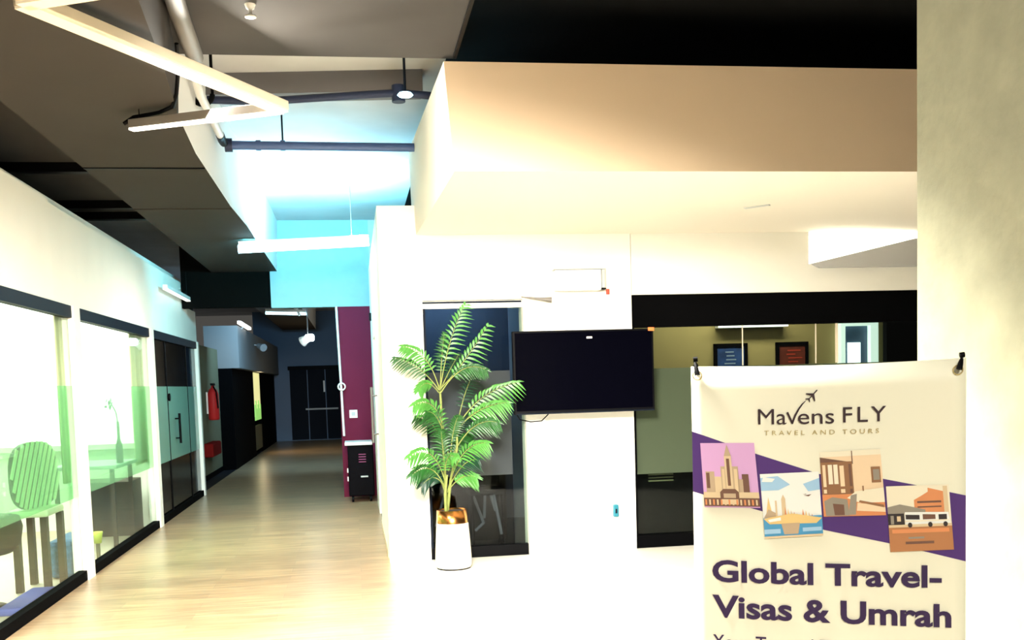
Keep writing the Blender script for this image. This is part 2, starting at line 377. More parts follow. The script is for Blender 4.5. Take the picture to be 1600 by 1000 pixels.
struct(bx('wall_back_dark', (6.99, 12.7, 0), (7.6, 12.8, 3.0), 'black_matte'))
# low cabinet with pale paper edges, widened in black to darken the window base
c = thing('low_counter', (3.0, 9.75, 0), 'low counter behind the frosted window beside the pier, widened in black to darken the window base', 'counter')
bx('body', (2.66, 9.62, 0), (6.4, 10.0, .71), 'black_matte', c)
for k in range(3): bx('shelf_edge', (2.80, 9.61, .60+.03*k), (3.05, 9.62, .612+.03*k), 'khaki_wall', c)
# dark chairs with pale legs behind the doorway glass
ch = thing('cafe_chair', (1.25, 9.95, 0), 'black chair with pale splayed legs behind door glass right of the planter', 'chair')
bx('seat', (1.06, 9.78, .52), (1.42, 10.12, .58), 'black_matte', ch, .02)
bx('backrest', (1.08, 10.08, .58), (1.40, 10.12, .86), 'black_matte', ch, .02)
for a, b in (((1.10, 9.82, .53), (1.19, 9.78, .26)), ((1.20, 9.80, .26), (1.11, 9.80, .18)), ((1.22, 9.84, .53), (1.20, 9.79, .30)), ((1.30, 9.8, .53), (1.36, 9.75, .14)), ((1.27, 9.9, .56), (1.32, 9.85, .36))):
    MB().tube([a, b], .014, 8).build('leg', 'wood_leg', ch)
for a in ((1.09, 9.81), (1.39, 9.81), (1.09, 10.09), (1.39, 10.09)): MB().tube([(a[0], a[1], 0), (a[0], a[1], .52)], .013, 8).build('leg', 'black_matte', ch)
ch = thing('cafe_chair', (.76, 9.75, 0), 'black chair with one pale leg showing left of the planter', 'chair')
bx('seat', (.70, 9.62, .58), (.98, 9.95, .63), 'black_matte', ch, .02)
MB().tube([(.815, 9.6, .60), (.715, 9.6, .27)], .012, 8).build('leg', 'wood_leg', ch)
MB().tube([(.94, 9.9, .60), (.97, 9.95, 0)], .012, 8).build('leg', 'black_matte', ch)
tb = thing('storage_box', (1.2, 10.5, 0), 'dark blue topped box low behind the door glass, body widened in black to darken the doorway', 'box')
bx('body', (.52, 10.35, 0), (1.50, 10.9, .72), 'black_matte', tb); bx('lid', (1.15, 10.30, .68), (1.52, 10.9, .76), 'blue_box', tb)  # body widened in black so the doorway's lower half stays dark

# ------------------------------------------------------------------ left partition
struct(bx('wall_left', (XL-.14, 4.0, 2.375), (XL, 8.84, 3.195), 'white_paint'))
mb = MB().box((XL-.14, 8.84, 2.375), (XL-.0, 15.9, 3.165)); mb.box((XL-.14, 15.9, 2.375), (XL, 16.5, 2.84))
struct(mb.build('wall_left_far', 'white_paint'))
for i, (a, b) in enumerate(((9.30, 9.50), (12.68, 12.86), (16.36, 16.48))):
    struct(bx('trim_%d' % (i+1), (XL-.10, a, 0), (XL+.03, b, 2.375), 'white_paint'))
def bay(name, y0, y1, film, fz0=.732, fz1=1.69, pane='clear_glass'):
    d = sroot(name, (XL, (y0+y1)/2, 0))
    bx('base_rail', (XL-.06, y0, 0), (XL+.012, y1, .085), 'black_matte', d)
    bx('header_rail', (XL-.06, y0, 2.27), (XL+.012, y1, 2.372), 'navy_metal', d)
    bx('pane', (XL-.032, y0, .085), (XL-.022, y1, 2.27), pane, d)
    bx('frosted_film', (XL-.021, y0, fz0), (XL-.017, y1, fz1), film, d)
    return d
bay('window_3', 5.2, 9.30, 'mint_film'); bay('window_4', 9.50, 12.68, 'mint_film')
d = bay('door_2', 12.86, 16.36, 'teal_film', pane='dark_glass')
bx('meeting_rail', (XL-.04, 13.80, .085), (XL-.012, 13.835, 2.27), 'black_metal', d)
bx('meeting_rail', (XL-.04, 15.45, .085), (XL-.012, 15.48, 2.27), 'black_metal', d)
mb = MB().tube([(XL+.05, 14.25, .93), (XL+.05, 14.25, 1.33)], .016); mb.tube([(XL-.01, 14.25, 1.0), (XL+.05, 14.25, 1.0)], .01); mb.tube([(XL-.01, 14.25, 1.26), (XL+.05, 14.25, 1.26)], .01)
mb.build('pull_handle', 'black_metal', d)
mb = MB().tube([(XL+.0, 13.80, 1.55), (XL+.02, 13.80, 1.55)], .05); mb.build('lock', 'black_metal', d)

# ------------------------------------------------------------------ meeting room behind the partition
struct(bx('wall_meeting_back', (-6.2, 12.86, 0), (XL-.11, 12.98, 3.2), 'white_paint'))
struct(bx('wall_meeting_left', (-6.3, 3, 0), (-6.2, 16.6, 3.2), 'white_paint'))
struct(bx('ceiling_meeting', (-6.3, 3, 3.2), (XL-.14, 16.5, 3.3), 'white_paint'))
wn = sroot('wall_glow_panel', (-4.3, 12.8, 1.0))
bx('glow_panel', (-6.1, 12.80, 1.02), (-2.56, 12.83, 3.0), 'added_glow', wn)  # added glowing panel that whitens the glass bays from behind
bx('added_sill', (-6.15, 12.74, .96), (-2.52, 12.86, 1.02), 'white_paint', wn)
# curtain folds by the posts
def curtain(y0, y1, z0, z1, label, x=XL-.085):
    mb = MB(); n = 26; V = []
    for i in range(n+1):
        yy = y0+(y1-y0)*i/n; xx = x+.016*math.sin(i*1.9); V += [(xx, yy, z0), (xx, yy, z1)]
    mb.add(V, [(2*i, 2*i+2, 2*i+3, 2*i+1) for i in range(n)], 0, True)
    o = mb.build('curtain', 'curtain'); s = o.modifiers.new('thick', 'SOLIDIFY'); s.thickness = .006
    tag(o, label, 'curtain', 'pale yellow curtains inside the glass partition')
curtain(9.12, 9.44, .86, 2.3, 'narrow pale yellow curtain beside the nearest white post')
curtain(12.0, 12.66, .80, 2.3, 'pale yellow curtain folds beside the post before the double door')
# striped high chair
hc = thing('high_chair', (-2.62, 9.0, 0), 'high chair with a diagonally striped rounded back behind the frosted glass', 'chair')
mb = MB(); ring = []; NS = 28
cx, cy_, cz = -2.66, 9.05, .95; tdir = Vector((0.22, .97, 0)).normalized()
def rr(a): return Vector((cx, cy_, cz))+tdir*(.36*math.copysign(abs(math.cos(a))**.7, math.cos(a)))+Vector((0, 0, .28*math.copysign(abs(math.sin(a))**.7, math.sin(a))))
mb.prism([rr(2*PI*k/NS) for k in range(NS)], Vector((-.03, .01, 0))); bk = mb.build('backrest', 'stripe_dark', hc)
mb = MB()
for k in range(-7, 8):
    off = k*.075
    pts = []
    for sg in (-1, 1):
        lo_, hi_ = 0, .75
        for _ in range(24):
            m_ = (lo_+hi_)/2; q = Vector((off+m_*sg*.42, m_*sg*.9))
            if abs(q.x/.36)**2.85+abs(q.y/.28)**2.85 < 1: lo_ = m_
            else: hi_ = m_
        pts.append((off+lo_*sg*.42, lo_*sg*.9))
    if abs(off) < .36 or True:
        a, b = pts
        if (a[0]-b[0])**2+(a[1]-b[1])**2 > .01:
            A = Vector((cx, cy_, cz))+tdir*a[0]+Vector((.006, 0, a[1])); B = Vector((cx, cy_, cz))+tdir*b[0]+Vector((.006, 0, b[1]))
            mb.bar(A, B, .036, .010, up=(1, -.2, 0))
mb.build('stripe_slats', 'stripe_light', bk)
bx('seat', (-2.84, 8.80, .62), (-2.51, 9.28, .68), 'stripe_light', hc, .02)
for x_, y_ in ((-2.56, 8.86), (-2.54, 9.24), (-2.78, 8.86), (-2.78, 9.24)):
    MB().bar((x_, y_, 0), (x_, y_, .62), .05, .07, up=(0, 1, 0)).build('leg', 'brown_seat', hc)
tc_ = thing('tub_chair', (-2.9, 8.25, 0), 'dark brown rounded seat at left edge behind the glass', 'chair')
MB().lathe([(.0, .42), (.30, .43), (.36, .50), (.38, .62), (.36, .70), (0, .71)], (-2.92, 8.2, 0)).build('seat', 'brown_seat', tc_)
MB().lathe([(.05, 0.02), (.05, .42)], (-2.92, 8.2, 0), 16).build('stem', 'black_metal', tc_); MB().lathe([(.0, 0), (.24, 0), (.24, .02), (.05, .03)], (-2.92, 8.2, 0)).build('base', 'black_metal', tc_)
o = tag(bx('floor_cushion', (-2.72, 9.42, 0), (-2.46, 10.05, .34), 'blue_cloth', None, .05), 'blue speckled square pouf on the floor beside the first post', 'pouf')
o = tag(bx('yoga_mat', (-2.66, 7.9, 0), (-2.43, 8.75, .06), 'blue_mat', None, .02), 'folded blue mat on the meeting room floor under the brown seat', 'mat')
cu = thing('waste_cup', (-2.48, 10.3, 0), 'small lime cup on a slim stand inside the glass', 'cup')
MB().lathe([(.02, .0), (.02, .18)], (-2.5, 10.3, 0), 16).build('stand', 'khaki_wall', cu); MB().lathe([(.0, .18), (.035, .18), (.05, .29), (.045, .29), (.03, .19)], (-2.5, 10.3, 0), 20).build('bowl', 'lime', cu)
tb = thing('side_table', (-2.75, 11.4, 0), 'grey side table behind the second glass bay', 'table')
bx('tabletop', (-3.1, 11.0, .84), (-2.44, 12.0, .88), 'grey_plastic', tb, .01)
for x_, y_ in ((-2.5, 11.05), (-2.5, 11.9), (-3.05, 11.05), (-3.05, 11.9)):
    MB().bar((x_, y_, 0), (x_, y_, .84), .04, .04, up=(0, 1, 0)).build('leg', 'brown_seat', tb)
va = thing('flower_vase', (-2.5, 11.35, .88), 'slender bottle vase with a dark sprig on the side table', 'vase')
MB().lathe([(0, 0), (.035, 0), (.037, .18), (.014, .26), (.012, .44)], (-2.48, 11.35, .88), 20).build('bottle', 'stripe_dark', va)
MB().tube([(-2.48, 11.35, 1.30), (-2.49, 11.33, 1.42), (-2.53, 11.3, 1.52)], .006, 6).build('sprig', 'stripe_dark', va); spg = LINKED[-1]
mb = MB()
for k in range(9):
    a = random.uniform(0, 6.3); c_ = Vector((-2.53+random.uniform(-.04, .04), 11.3+random.uniform(-.08, .04), 1.51+random.uniform(-.05, .05)))
    v = Vector((.2*math.cos(a), math.cos(a), math.sin(a)))*.035; n_ = Vector((.01, -math.sin(a)*.012, math.cos(a)*.012))
    mb.add([c_-v, c_+n_, c_+v, c_-n_], [(0, 1, 2, 3)])
mb.build('leaves', 'stripe_dark', spg)
o = tag(bx('low_sideboard', (-3.2, 12.08, 0), (-2.54, 12.66, .62), 'brown_seat', None, .01), 'dark low sideboard at the end of the second glass bay', 'sideboard')
# dim office behind the double door
struct(bx('wall_office_back', (-5.2, 16.6, 0), (XL-.05, 16.7, 3.2), 'dark_wall'))
struct(bx('wall_office_left', (-4.2, 12.98, 0), (-4.1, 16.6, 3.2), 'dark_wall'))
o = tag(bx('office_desk', (-4.0, 15.4, .70), (-2.7, 16.3, .76), 'dark_floor'), 'dark desk inside the dim office behind the double door', 'desk')
MB().box((-3.9, 15.5, 0), (-2.8, 16.2, .70)).build('pedestal', 'dark_wall', o)

# ------------------------------------------------------------------ corridor beyond the partition
struct(bx('wall_far_left', (-2.86, 16.7, 0), (-2.70, 21.5, 2.45), 'khaki_wall'))
struct(bx('baseboard_left', (-2.70, 16.7, 0), (-2.68, 21.45, .09), 'black_matte'))
mb = MB(); mb.box((-2.95, 21.5, 2.07), (-2.28, 33, 2.93)); struct(mb.build('wall_far_bulkhead', 'dim_grey'))
mb = MB(); mb.box((-2.95, 21.5, 0), (-2.43, 25.9, 2.07)); mb.box((-2.95, 27.7, 0), (-2.43, 33, 2.07)); mb.box((-2.95, 25.9, 0), (-2.6, 27.7, 2.07))
struct(mb.build('wall_far_shop', 'black_matte'))
wn = sroot('window_6', (-2.45, 26.8, .1))
area('lit_window_glow', (-2.38, 26.8, 1.4), 1.4, 1.0, 30, (1, .75, .45), (0, -PI/2, 0))
bx('lit_panel', (-2.5, 25.95, .95), (-2.44, 27.7, 2.05), 'lit_film', wn)
mb = MB()
for k in range(7):
    y_ = 26.0+.24*k; mb.box((-2.44, y_, .86), (-2.425, y_+.2, 1.25+.12*math.sin(k*2.1)))
mb.build('leaf_print', 'lit_film_green', wn)
bx('plinth', (-2.5, 25.9, .12), (-2.43, 27.7, .72), 'khaki_wall', wn)
struct(bx('wall_end', (-3, 32.7, 0), (.5, 32.9, 4.05), 'navy_wall'))
wn = sroot('door_3', (-1.2, 32.6, 0))
bx('frame', (-2.0, 32.6, 2.2), (-.3, 32.7, 2.32), 'black_metal', wn)
for k in range(3): bx('leaf', (-1.95+.55*k, 32.62, .03), (-1.43+.55*k, 32.66, 2.2), 'navy_metal', wn)
bx('push_bar', (-1.5, 32.58, .95), (-.5, 32.62, 1.0), 'grey_plastic', wn)
bx('upright_handle', (-.93, 32.56, 1.5), (-.88, 32.62, 1.85), 'white_plastic', wn)
fe = thing('fire_extinguisher', (-2.62, 19.65, 1.05), 'red fire extinguisher hung on the khaki corridor wall', 'fire extinguisher')
MB().lathe([(0, 0), (.085, .0), (.10, .03), (.10, .48), (.07, .56), (.03, .60), (.03, .64), (0, .64)], (-2.58, 19.65, 1.08), 24).build('cylinder', 'red_cylinder', fe)
mb = MB().box((-2.61, 19.55, 1.72), (-2.55, 19.78, 1.76)); mb.tube([(-2.56, 19.6, 1.70), (-2.5, 19.5, 1.6), (-2.48, 19.5, 1.3)], .014, 8); mb.build('valve_hose', 'black_metal', fe)
bx('bracket', (-2.70, 19.60, 1.2), (-2.67, 19.70, 1.6), 'steel', fe)
o = tag(bx('red_bucket_box', (-2.70, 18.9, .43), (-2.52, 20.0, .68), 'red_dark', None, .03), 'dark red box fixed low on the wall below the extinguisher', 'box')
# maroon column, white ledge, black wheeled case
struct(bx('wall_maroon', (-.20, 15.2, 0), (.3, 15.8, 2.78), 'maroon'))
struct(bx('wall_far_right', (.3, 15.2, 0), (.5, 33, 4.03), 'slab_grey'))
sw = thing('light_switch', (-.02, 15.18, 1.17), 'white switch plate on the maroon column', 'switch')
pl_ = bx('plate', (-.075, 15.185, 1.16), (.04, 15.2, 1.275), 'white_plastic', sw); bx('rocker', (-.045, 15.178, 1.19), (.01, 15.186, 1.245), 'grey_plastic', pl_)
mb = MB().tube([(-.20, 15.15, 2.78), (-.195, 15.15, 2.5), (-.185, 15.15, 2.0), (-.175, 15.15, 1.5), (-.165, 15.15, .9)], .018, 8)
cd = thing('white_conduit', (-.19, 15.15, .85), 'white cable run down the left edge of the maroon column', 'conduit')
mb.build('cable', 'white_plastic', cd)
mb = MB(); mb.tube([(-.17+.05*math.cos(a), 15.12, 1.62+.05*math.sin(a)) for a in [k*2*PI/18 for k in range(19)]], .012, 6); mb.build('coil', 'white_plastic', cd)
wc = thing('wheeled_case', (.05, 14.55, 0), 'tall black wheeled case standing by the maroon column', 'case')
wcb = bx('body', (-.12, 14.40, .09), (.235, 14.85, .80), 'black_case', wc, .015)
bx('top_ledge', (-.155, 14.37, .80), (.225, 14.9, .845), 'white_plastic', wc, .008)
mb = MB()
for k in range(4): mb.box((0.03, 14.393, .56+.035*k), (.13, 14.40, .572+.035*k))
mb.build('pink_marking', 'pink_line', wcb)
bx('grey_label', (.05, 14.393, .35), (.15, 14.40, .37), 'grey_plastic', wcb)
for x_ in (-.07, .18):
    for y_ in (14.46, 14.79):
        MB().tube([(x_-.015, y_, .045), (x_+.015, y_, .045)], .045, 14).build('caster', 'black_metal', wc)
for zz in (.30, .42): bx('latch', (-.135, 14.42, zz), (-.12, 14.46, zz+.06), 'white_plastic', wcb)
# door with pull handle in the corridor side of the front block
d = sroot('door_4', (XC+.05, 12.4, 0))
bx('leaf', (XC+.06, 11.9, 0), (XC+.10, 13.0, 2.2), 'white_paint', d)
mb = MB().tube([(XC-.06, 12.1, .95), (XC-.06, 12.1, 1.60)], .014, 10); mb.tube([(XC+.06, 12.1, 1.05), (XC-.06, 12.1, 1.05)], .010, 8); mb.tube([(XC+.06, 12.1, 1.5), (XC-.06, 12.1, 1.5)], .010, 8)
mb.build('pull_handle', 'fixture_grey', d)
o = tag(bx('door_hook', (XC-.03, 13.5, 2.46), (XC, 13.56, 2.56), 'black_metal'), 'small dark fitting high on the white corridor wall', 'fitting')

# ------------------------------------------------------------------ lamps overhead
def strip(a, b, wdt, hgt, root, lit, body, name='profile'):
    MB().bar(a, b, wdt, hgt).build(name, body, root, .004)
    a2 = Vector(a); b2 = Vector(b); MB().bar(a2-Vector((0, 0, hgt/2+.006)), b2-Vector((0, 0, hgt/2+.006)), wdt*.86, .012).build('diffuser', lit, root)
zl = thing('linear_pendant', (-.8, 5.3, 3.2), 'cream zigzag linear pendant hanging below the dark ceiling', 'light')
A = (-1.266, 4.536, 3.22); B = (-.342, 6.129, 3.22); Cc = (-1.258, 6.566, 3.22); Dd = (-.70, 4.28, 3.22)
strip(A, B, .10, .05, zl, 'tube_cream', 'fixture_cream'); strip(A, Dd, .09, .05, zl, 'tube_cream', 'fixture_cream')
for (x_, y_) in ((-1.2, 4.65), (-1.2, 6.52)):
    MB().tube([(x_, y_, 3.24), (x_, y_, 3.65)], .003, 6).build('hanger_wire', 'black_metal', zl)
strip(B, Cc, .06, .05, zl, 'tube_dim', 'fixture_grey')
MB().tube([(-1.30, 6.57, 3.225), (-1.24, 6.56, 3.262), (-1.08, 6.50, 3.275), (-.985, 6.40, 3.285), (-.945, 6.3, 3.33), (-.90, 6.12, 3.42), (-.885, 6.0, 3.52)], .012, 8).build('power_cable', 'black_metal', zl)
ct = thing('corridor_tube', (-.5, 11.85, 3.15), 'brilliant white tube light hung across the corridor ceiling', 'light')
MB().bar((-1.2, 11.87, 3.245), (.24, 11.87, 3.305), .05, .03).build('batten', 'white_plastic', ct)
MB().tube([(-1.2, 11.82, 3.17), (.24, 11.82, 3.235)], .045, 14).build('tube', 'tube_white', ct)
for x_ in (-1.0, .05): MB().tube([(x_, 11.86, 3.26), (x_, 11.86, 4.02)], .004, 6).build('hanger_wire', 'steel', ct)
wt = thing('wall_strip_lamp', (XL+.12, 14.5, 2.89), 'white strip lamp hung along the top of the left bulkhead', 'light')
MB().bar((XL+.10, 13.4, 2.93), (XL+.10, 15.6, 2.93), .06, .05, mi=0).build('profile', 'white_plastic', wt); MB().bar((XL+.10, 13.4, 2.90), (XL+.10, 15.6, 2.90), .055, .012).build('diffuser', 'tube_dim', wt)
MB().tube([(XL+.10, 15.1, 2.95), (XL+.10, 15.1, 3.30)], .006, 6).build('hanger_wire', 'black_metal', wt)
MB().bar((XL, 15.1, 3.0), (XL+.1, 15.1, 3.0), .02, .02).build('bracket', 'black_metal', wt)
ft = thing('far_tube', (-1.2, 20, 3.05), 'short cool tube light far down the corridor', 'light')
MB().bar((-1.585, 20, 3.06), (-.838, 20, 3.03), .06, .05).build('tube', 'tube_cool', ft); MB().bar((-1.585, 20, 3.11), (-.838, 20, 3.08), .09, .05).build('batten', 'white_plastic', ft)
mb = MB(); mb.tube([(-1.05, 19.98, 3.12), (-1.05, 19.98, 4.02)], .006, 6); mb.tube([(-1.05, 19.98, 3.2), (-.95, 19.98, 3.0)], .03, 8); mb.build('hanger', 'white_plastic', ft)
sp = thing('track_spotlight', (-.8, 20, 2.5), 'glaring round spotlight above the far corridor', 'light')
MB().lathe([(0, -.07), (.07, -.06), (.09, 0), (.07, .06), (0, .07)], (-.78, 19.9, 2.57), 20).build('bulb', 'lamp_cool', sp)
MB().tube([(-.93, 20, 2.50), (-.83, 19.95, 2.56)], [.10, .07], 14).build('housing', 'white_plastic', sp); MB().tube([(-.82, 20, 2.6), (-.82, 20, 4.02)], .01, 6).build('stem', 'steel', sp)
s2 = thing('bulkhead_spotlight', (-2.2, 25, 2.6), 'small unlit spotlight on the side of the far bulkhead', 'light')
MB().tube([(-2.18, 25, 2.66), (-2.05, 24.8, 2.60)], [.06, .09], 14).build('housing', 'grey_plastic', s2); MB().tube([(-2.28, 25.0, 2.68), (-2.15, 25.0, 2.66)], .02, 8).build('stem', 'grey_plastic', s2)
s3 = thing('bulkhead_lamp', (-2.2, 21.5, 2.9), 'short white lamp over the corner of the far bulkhead', 'light')
MB().bar((-2.22, 21.3, 2.98), (-2.2, 23.2, 2.96), .07, .06).build('profile', 'tube_dim', s3); MB().bar((-2.275, 22.2, 2.90), (-2.21, 22.2, 2.95), .03, .03).build('bracket', 'steel', s3)
# unseen hanging panels, added over reception and entrance to brighten them
for nm, lx, ly, sz, lab in (('fill_panel', .1, 2.7, 1.1, 'added unseen square panel light over the reception floor'), ('fill_panel', 1.2, -1.2, 1.3, 'added unseen square panel light over the entrance')):
    lz = 3.02 if ly > 0 else 3.43
    t = thing(nm, (lx, ly, lz), lab, 'light', 'added unseen square panel lights')
    bx('housing', (lx-sz/2, ly-sz/2, lz+.012), (lx+sz/2, ly+sz/2, lz+.07), 'white_plastic', t)
    bx('diffuser', (lx-sz/2+.05, ly-sz/2+.05, lz), (lx+sz/2-.05, ly+sz/2-.05, lz+.012), 'fill_glow', t)
    for qx in (-.4, .4): MB().tube([(lx+qx, ly, lz+.07), (lx+qx, ly, 3.65 if lx+qx < .71 else 4.02)], .006, 6).build('hanger_wire', 'steel', t)

# ------------------------------------------------------------------ pipes
pp = thing('sprinkler_pipe', (-.2, 7.9, 3.72), 'dark sprinkler pipe crossing under the ceiling beam', 'pipe')
MB().tube([(-.975, 7.95, 3.745), (-.6, 7.93, 3.73), (.2, 7.84, 3.765), (.44, 7.82, 3.775), (.66, 7.8, 3.75)], .028, 12).build('run', 'pipe_navy', pp)
MB().tube([(.42, 7.83, 3.71), (.42, 7.83, 3.83)], .05, 14).build('tee', 'pipe_navy', pp)
mb = MB().tube([(-.98+.07*math.cos(a), 7.72, 3.72+.07*math.sin(a)) for a in [PI+k*PI/10 for k in range(11)]], .02, 8); mb.tube([(-1.05, 7.72, 3.72), (-1.05, 7.72, 4.03)], .012, 6); mb.tube([(-.91, 7.72, 3.72), (-.91, 7.72, 4.03)], .012, 6); clamp_mb = mb
dl = thing('pipe_downlight', (.46, 7.75, 3.64), 'round white downlight beside the tee of the sprinkler pipe', 'light')
MB().lathe([(0, 0), (.045, .004), (.058, .015), (.045, .03), (0, .034)], (.46, 7.66, 3.70), 24).build('lens', 'tube_cool', dl); MB().tube([(.46, 7.66, 3.73), (.46, 7.66, 4.02)], .010, 8).build('stem', 'navy_metal', dl)
p2 = thing('blue_pipe', (-.15, 8.9, 3.6), 'thick blue pipe running level from bulkhead to soffit', 'pipe')
MB().tube([(-.97, 8.90, 3.635), (.615, 8.96, 3.635)], .036, 16).build('run', 'pipe_blue', p2)
MB().tube([(-.97, 8.90, 3.635), (-.91, 8.902, 3.635)], .056, 16).build('flange', 'pipe_navy', p2)
for x_ in (-.70, -.5): MB().tube([(x_-.02, 8.91, 3.635), (x_+.02, 8.912, 3.635)], .044, 16).build('coupling', 'pipe_blue', p2)
MB().tube([(-.50, 8.91, 3.66), (-.50, 8.91, 4.03)], .008, 6).build('hanger_rod', 'navy_metal', p2)
gp = thing('grey_pipe', (-.82, 5.5, 3.53), 'grey pipe tucked beside the bulkhead above the pendant', 'pipe')
MB().tube([(-.74, 4.2, 3.57), (-.82, 5.7, 3.58), (-.85, 6.45, 3.585)], .05, 14).build('run', 'pipe_grey', gp)
MB().tube([(-.84, 6.30, 3.585), (-.84, 6.30, 3.65)], .02, 8).build('hanger', 'black_metal', gp)
p3 = thing('white_pipe', (-.95, 7.6, 3.62), 'white pipe with a dark elbow running along the corridor ceiling', 'pipe')
MB().tube([(-.91, 6.72, 4.02), (-.91, 6.75, 3.70), (-.92, 6.82, 3.64), (-.955, 7.43, 3.635), (-.965, 8.55, 3.635)], .03, 12).build('run', 'pipe_white', p3)
clamp_mb.build('clamp', 'black_metal', p3)
MB().tube([(-.965, 8.55, 3.635), (-.97, 8.74, 3.632), (-.965, 8.80, 3.63)], .034, 12).build('elbow', 'navy_metal', p3)
for k, pts in enumerate((((-1.14, 5.3, 3.60), (-1.128, 5.6, 3.55), (-1.05, 6.0, 3.62)), ((-.96, 5.2, 3.63), (-1.0, 5.67, 3.56), (-.98, 6.2, 3.62)))):
    tag(MB().tube(pts, .008, 6).build('ceiling_cable', 'black_metal'), ('loose black cable beside the left bulkhead near the pendant', 'loose black cable alongside the white pipe near the pendant')[k], 'cable', 'loose ceiling cables')
ss = thing('fire_sprinkler', (-.46, 5.75, 3.58), 'small bright sprinkler head in the dark near ceiling', 'sprinkler')
MB().lathe([(0, 0), (.03, 0), (.03, .008), (.010, .01), (.010, .04), (.022, .045), (.03, .068)], (-.46, 5.75, 3.583), 16).build('head', 'white_plastic', ss)

# ------------------------------------------------------------------ wall television
TY = 9.0
tv = thing('television', (2.05, TY, 1.30), 'large black flat television mounted on the white pier', 'television')
bx('casing', (1.405, TY, 1.312), (2.695, TY+.06, 2.052), 'tv_plastic', tv, .006)
scr = bx('screen', (1.425, TY-.006, 1.345), (2.675, TY+.001, 2.035), 'tv_screen', tv)
bx('lower_trim', (1.42, TY-.004, 1.314), (2.69, TY+.0, 1.325), 'navy_metal', tv)
bx('maker_badge', (2.075, TY-.010, 1.975), (2.125, TY-.006, 1.992), 'white_plastic', scr)
bx('orange_sticker', (2.645, TY-.008, 2.03), (2.70, TY-.0, 2.062), 'orange_mark', scr)
bx('wall_bracket', (1.8, TY+.06, 1.5), (2.3, YF-.003, 1.9), 'black_metal', tv)
MB().tube([(1.42, TY+.04, 1.33), (1.46, TY+.06, 1.27), (1.56, TY+.07, 1.245), (1.66, TY+.07, 1.25), (1.72, TY+.05, 1.31)], .006, 6).build('cable', 'black_metal', tv)
rt = thing('wall_router', (2.08, 9.2, 2.41), 'white wall box with side bracket above the television', 'router')
bx('housing', (1.84, 9.17, 2.42), (2.27, YF, 2.605), 'white_plastic', rt, .01)
bx('top_rail', (1.83, 9.165, 2.607), (2.31, YF, 2.617), 'grey_plastic', rt); bx('side_bracket', (2.275, 9.18, 2.44), (2.305, YF, 2.605), 'grey_plastic', rt); bx('bracket_foot', (2.265, 9.17, 2.425), (2.31, YF, 2.437), 'black_metal', rt)
an = thing('dark_antenna', (1.67, 9.22, 2.35), 'dark tapering antenna on the wall left of the white box', 'antenna')
MB().tube([(1.533, 9.24, 2.376), (1.70, 9.23, 2.352), (1.81, 9.22, 2.343)], [.004, .012, .024], 8).build('mast', 'fixture_grey', an); bx('foot', (1.78, 9.23, 2.33), (1.81, YF, 2.35), 'black_metal', an)
o = tag(bx('red_tag', (2.335, 9.26, 2.385), (2.365, YF, 2.435), 'red_mark', None, .004), 'tiny red tag on the wall right of the white box', 'tag')
so_ = thing('power_socket', (2.365, 9.27, .27), 'white wall socket with a blue plug low on the pier', 'socket')
bx('plate', (2.325, 9.268, .27), (2.415, YF, .35), 'white_plastic', so_, .004); pg = bx('plug', (2.345, 9.22, .325), (2.395, 9.268, .44), 'blue_plug', so_, .008); pg['label'] = 'teal blue plug'; bx('plug_slot', (2.362, 9.215, .36), (2.378, 9.221, .40), 'navy_metal', pg)

# ------------------------------------------------------------------ potted palm
PX, PY = .804, 8.86
pt = thing('potted_palm', (PX, PY, 0), 'tall green palm in a white planter with copper band', 'plant')
MB().lathe([(0, .012), (.150, .012), (.158, .03), (.160, .06), (.150, .25), (.139, .40)], (PX, PY, 0), 48).build('pot', 'pot_white', pt); pot = LINKED[-1]; pot['label'] = 'white tapered planter'
MB().lathe([(.147, 0), (.147, .012), (0, .012)], (PX, PY, 0), 40).build('pot_foot', 'black_metal', pot)
MB().lathe([(.139, .40), (.134, .515), (.128, .515), (.130, .42)], (PX, PY, 0), 48).build('copper_band', 'copper', pot)['label'] = 'shiny copper rim'
MB().lathe([(.130, .50), (.06, .505), (0, .505)], (PX, PY, 0), 40).build('soil', 'soil', pot)
S_ = 8.86/1600
def lp(px, py, dy=0.0):
    # sizes measured in the photo, turned into metres about the planter
    z = (889-py)*S_; x = (px-712-.036*(py-889))*S_
    return Vector((PX+x, PY+dy, max(z, .45)))
def bez(p, q, s_, t): return p*(1-t)**2+q*2*t*(1-t)+s_*t*t
def stem(pts, rad):
    MB().tube(pts, rad, 8).build('stem', 'stem_green', pt)
stem([lp(700, 800), lp(698, 740, .02), lp(694, 670, .03), lp(690, 600, .03)], [.014, .013, .012, .010])
stem([lp(702, 800, .02), lp(706, 750, -.03), lp(716, 700, -.04), lp(716, 660, -.04)], [.014, .012, .010, .008])
stem([lp(699, 800, -.03), lp(697, 770, -.05), lp(700, 740, -.06)], [.014, .012, .010])
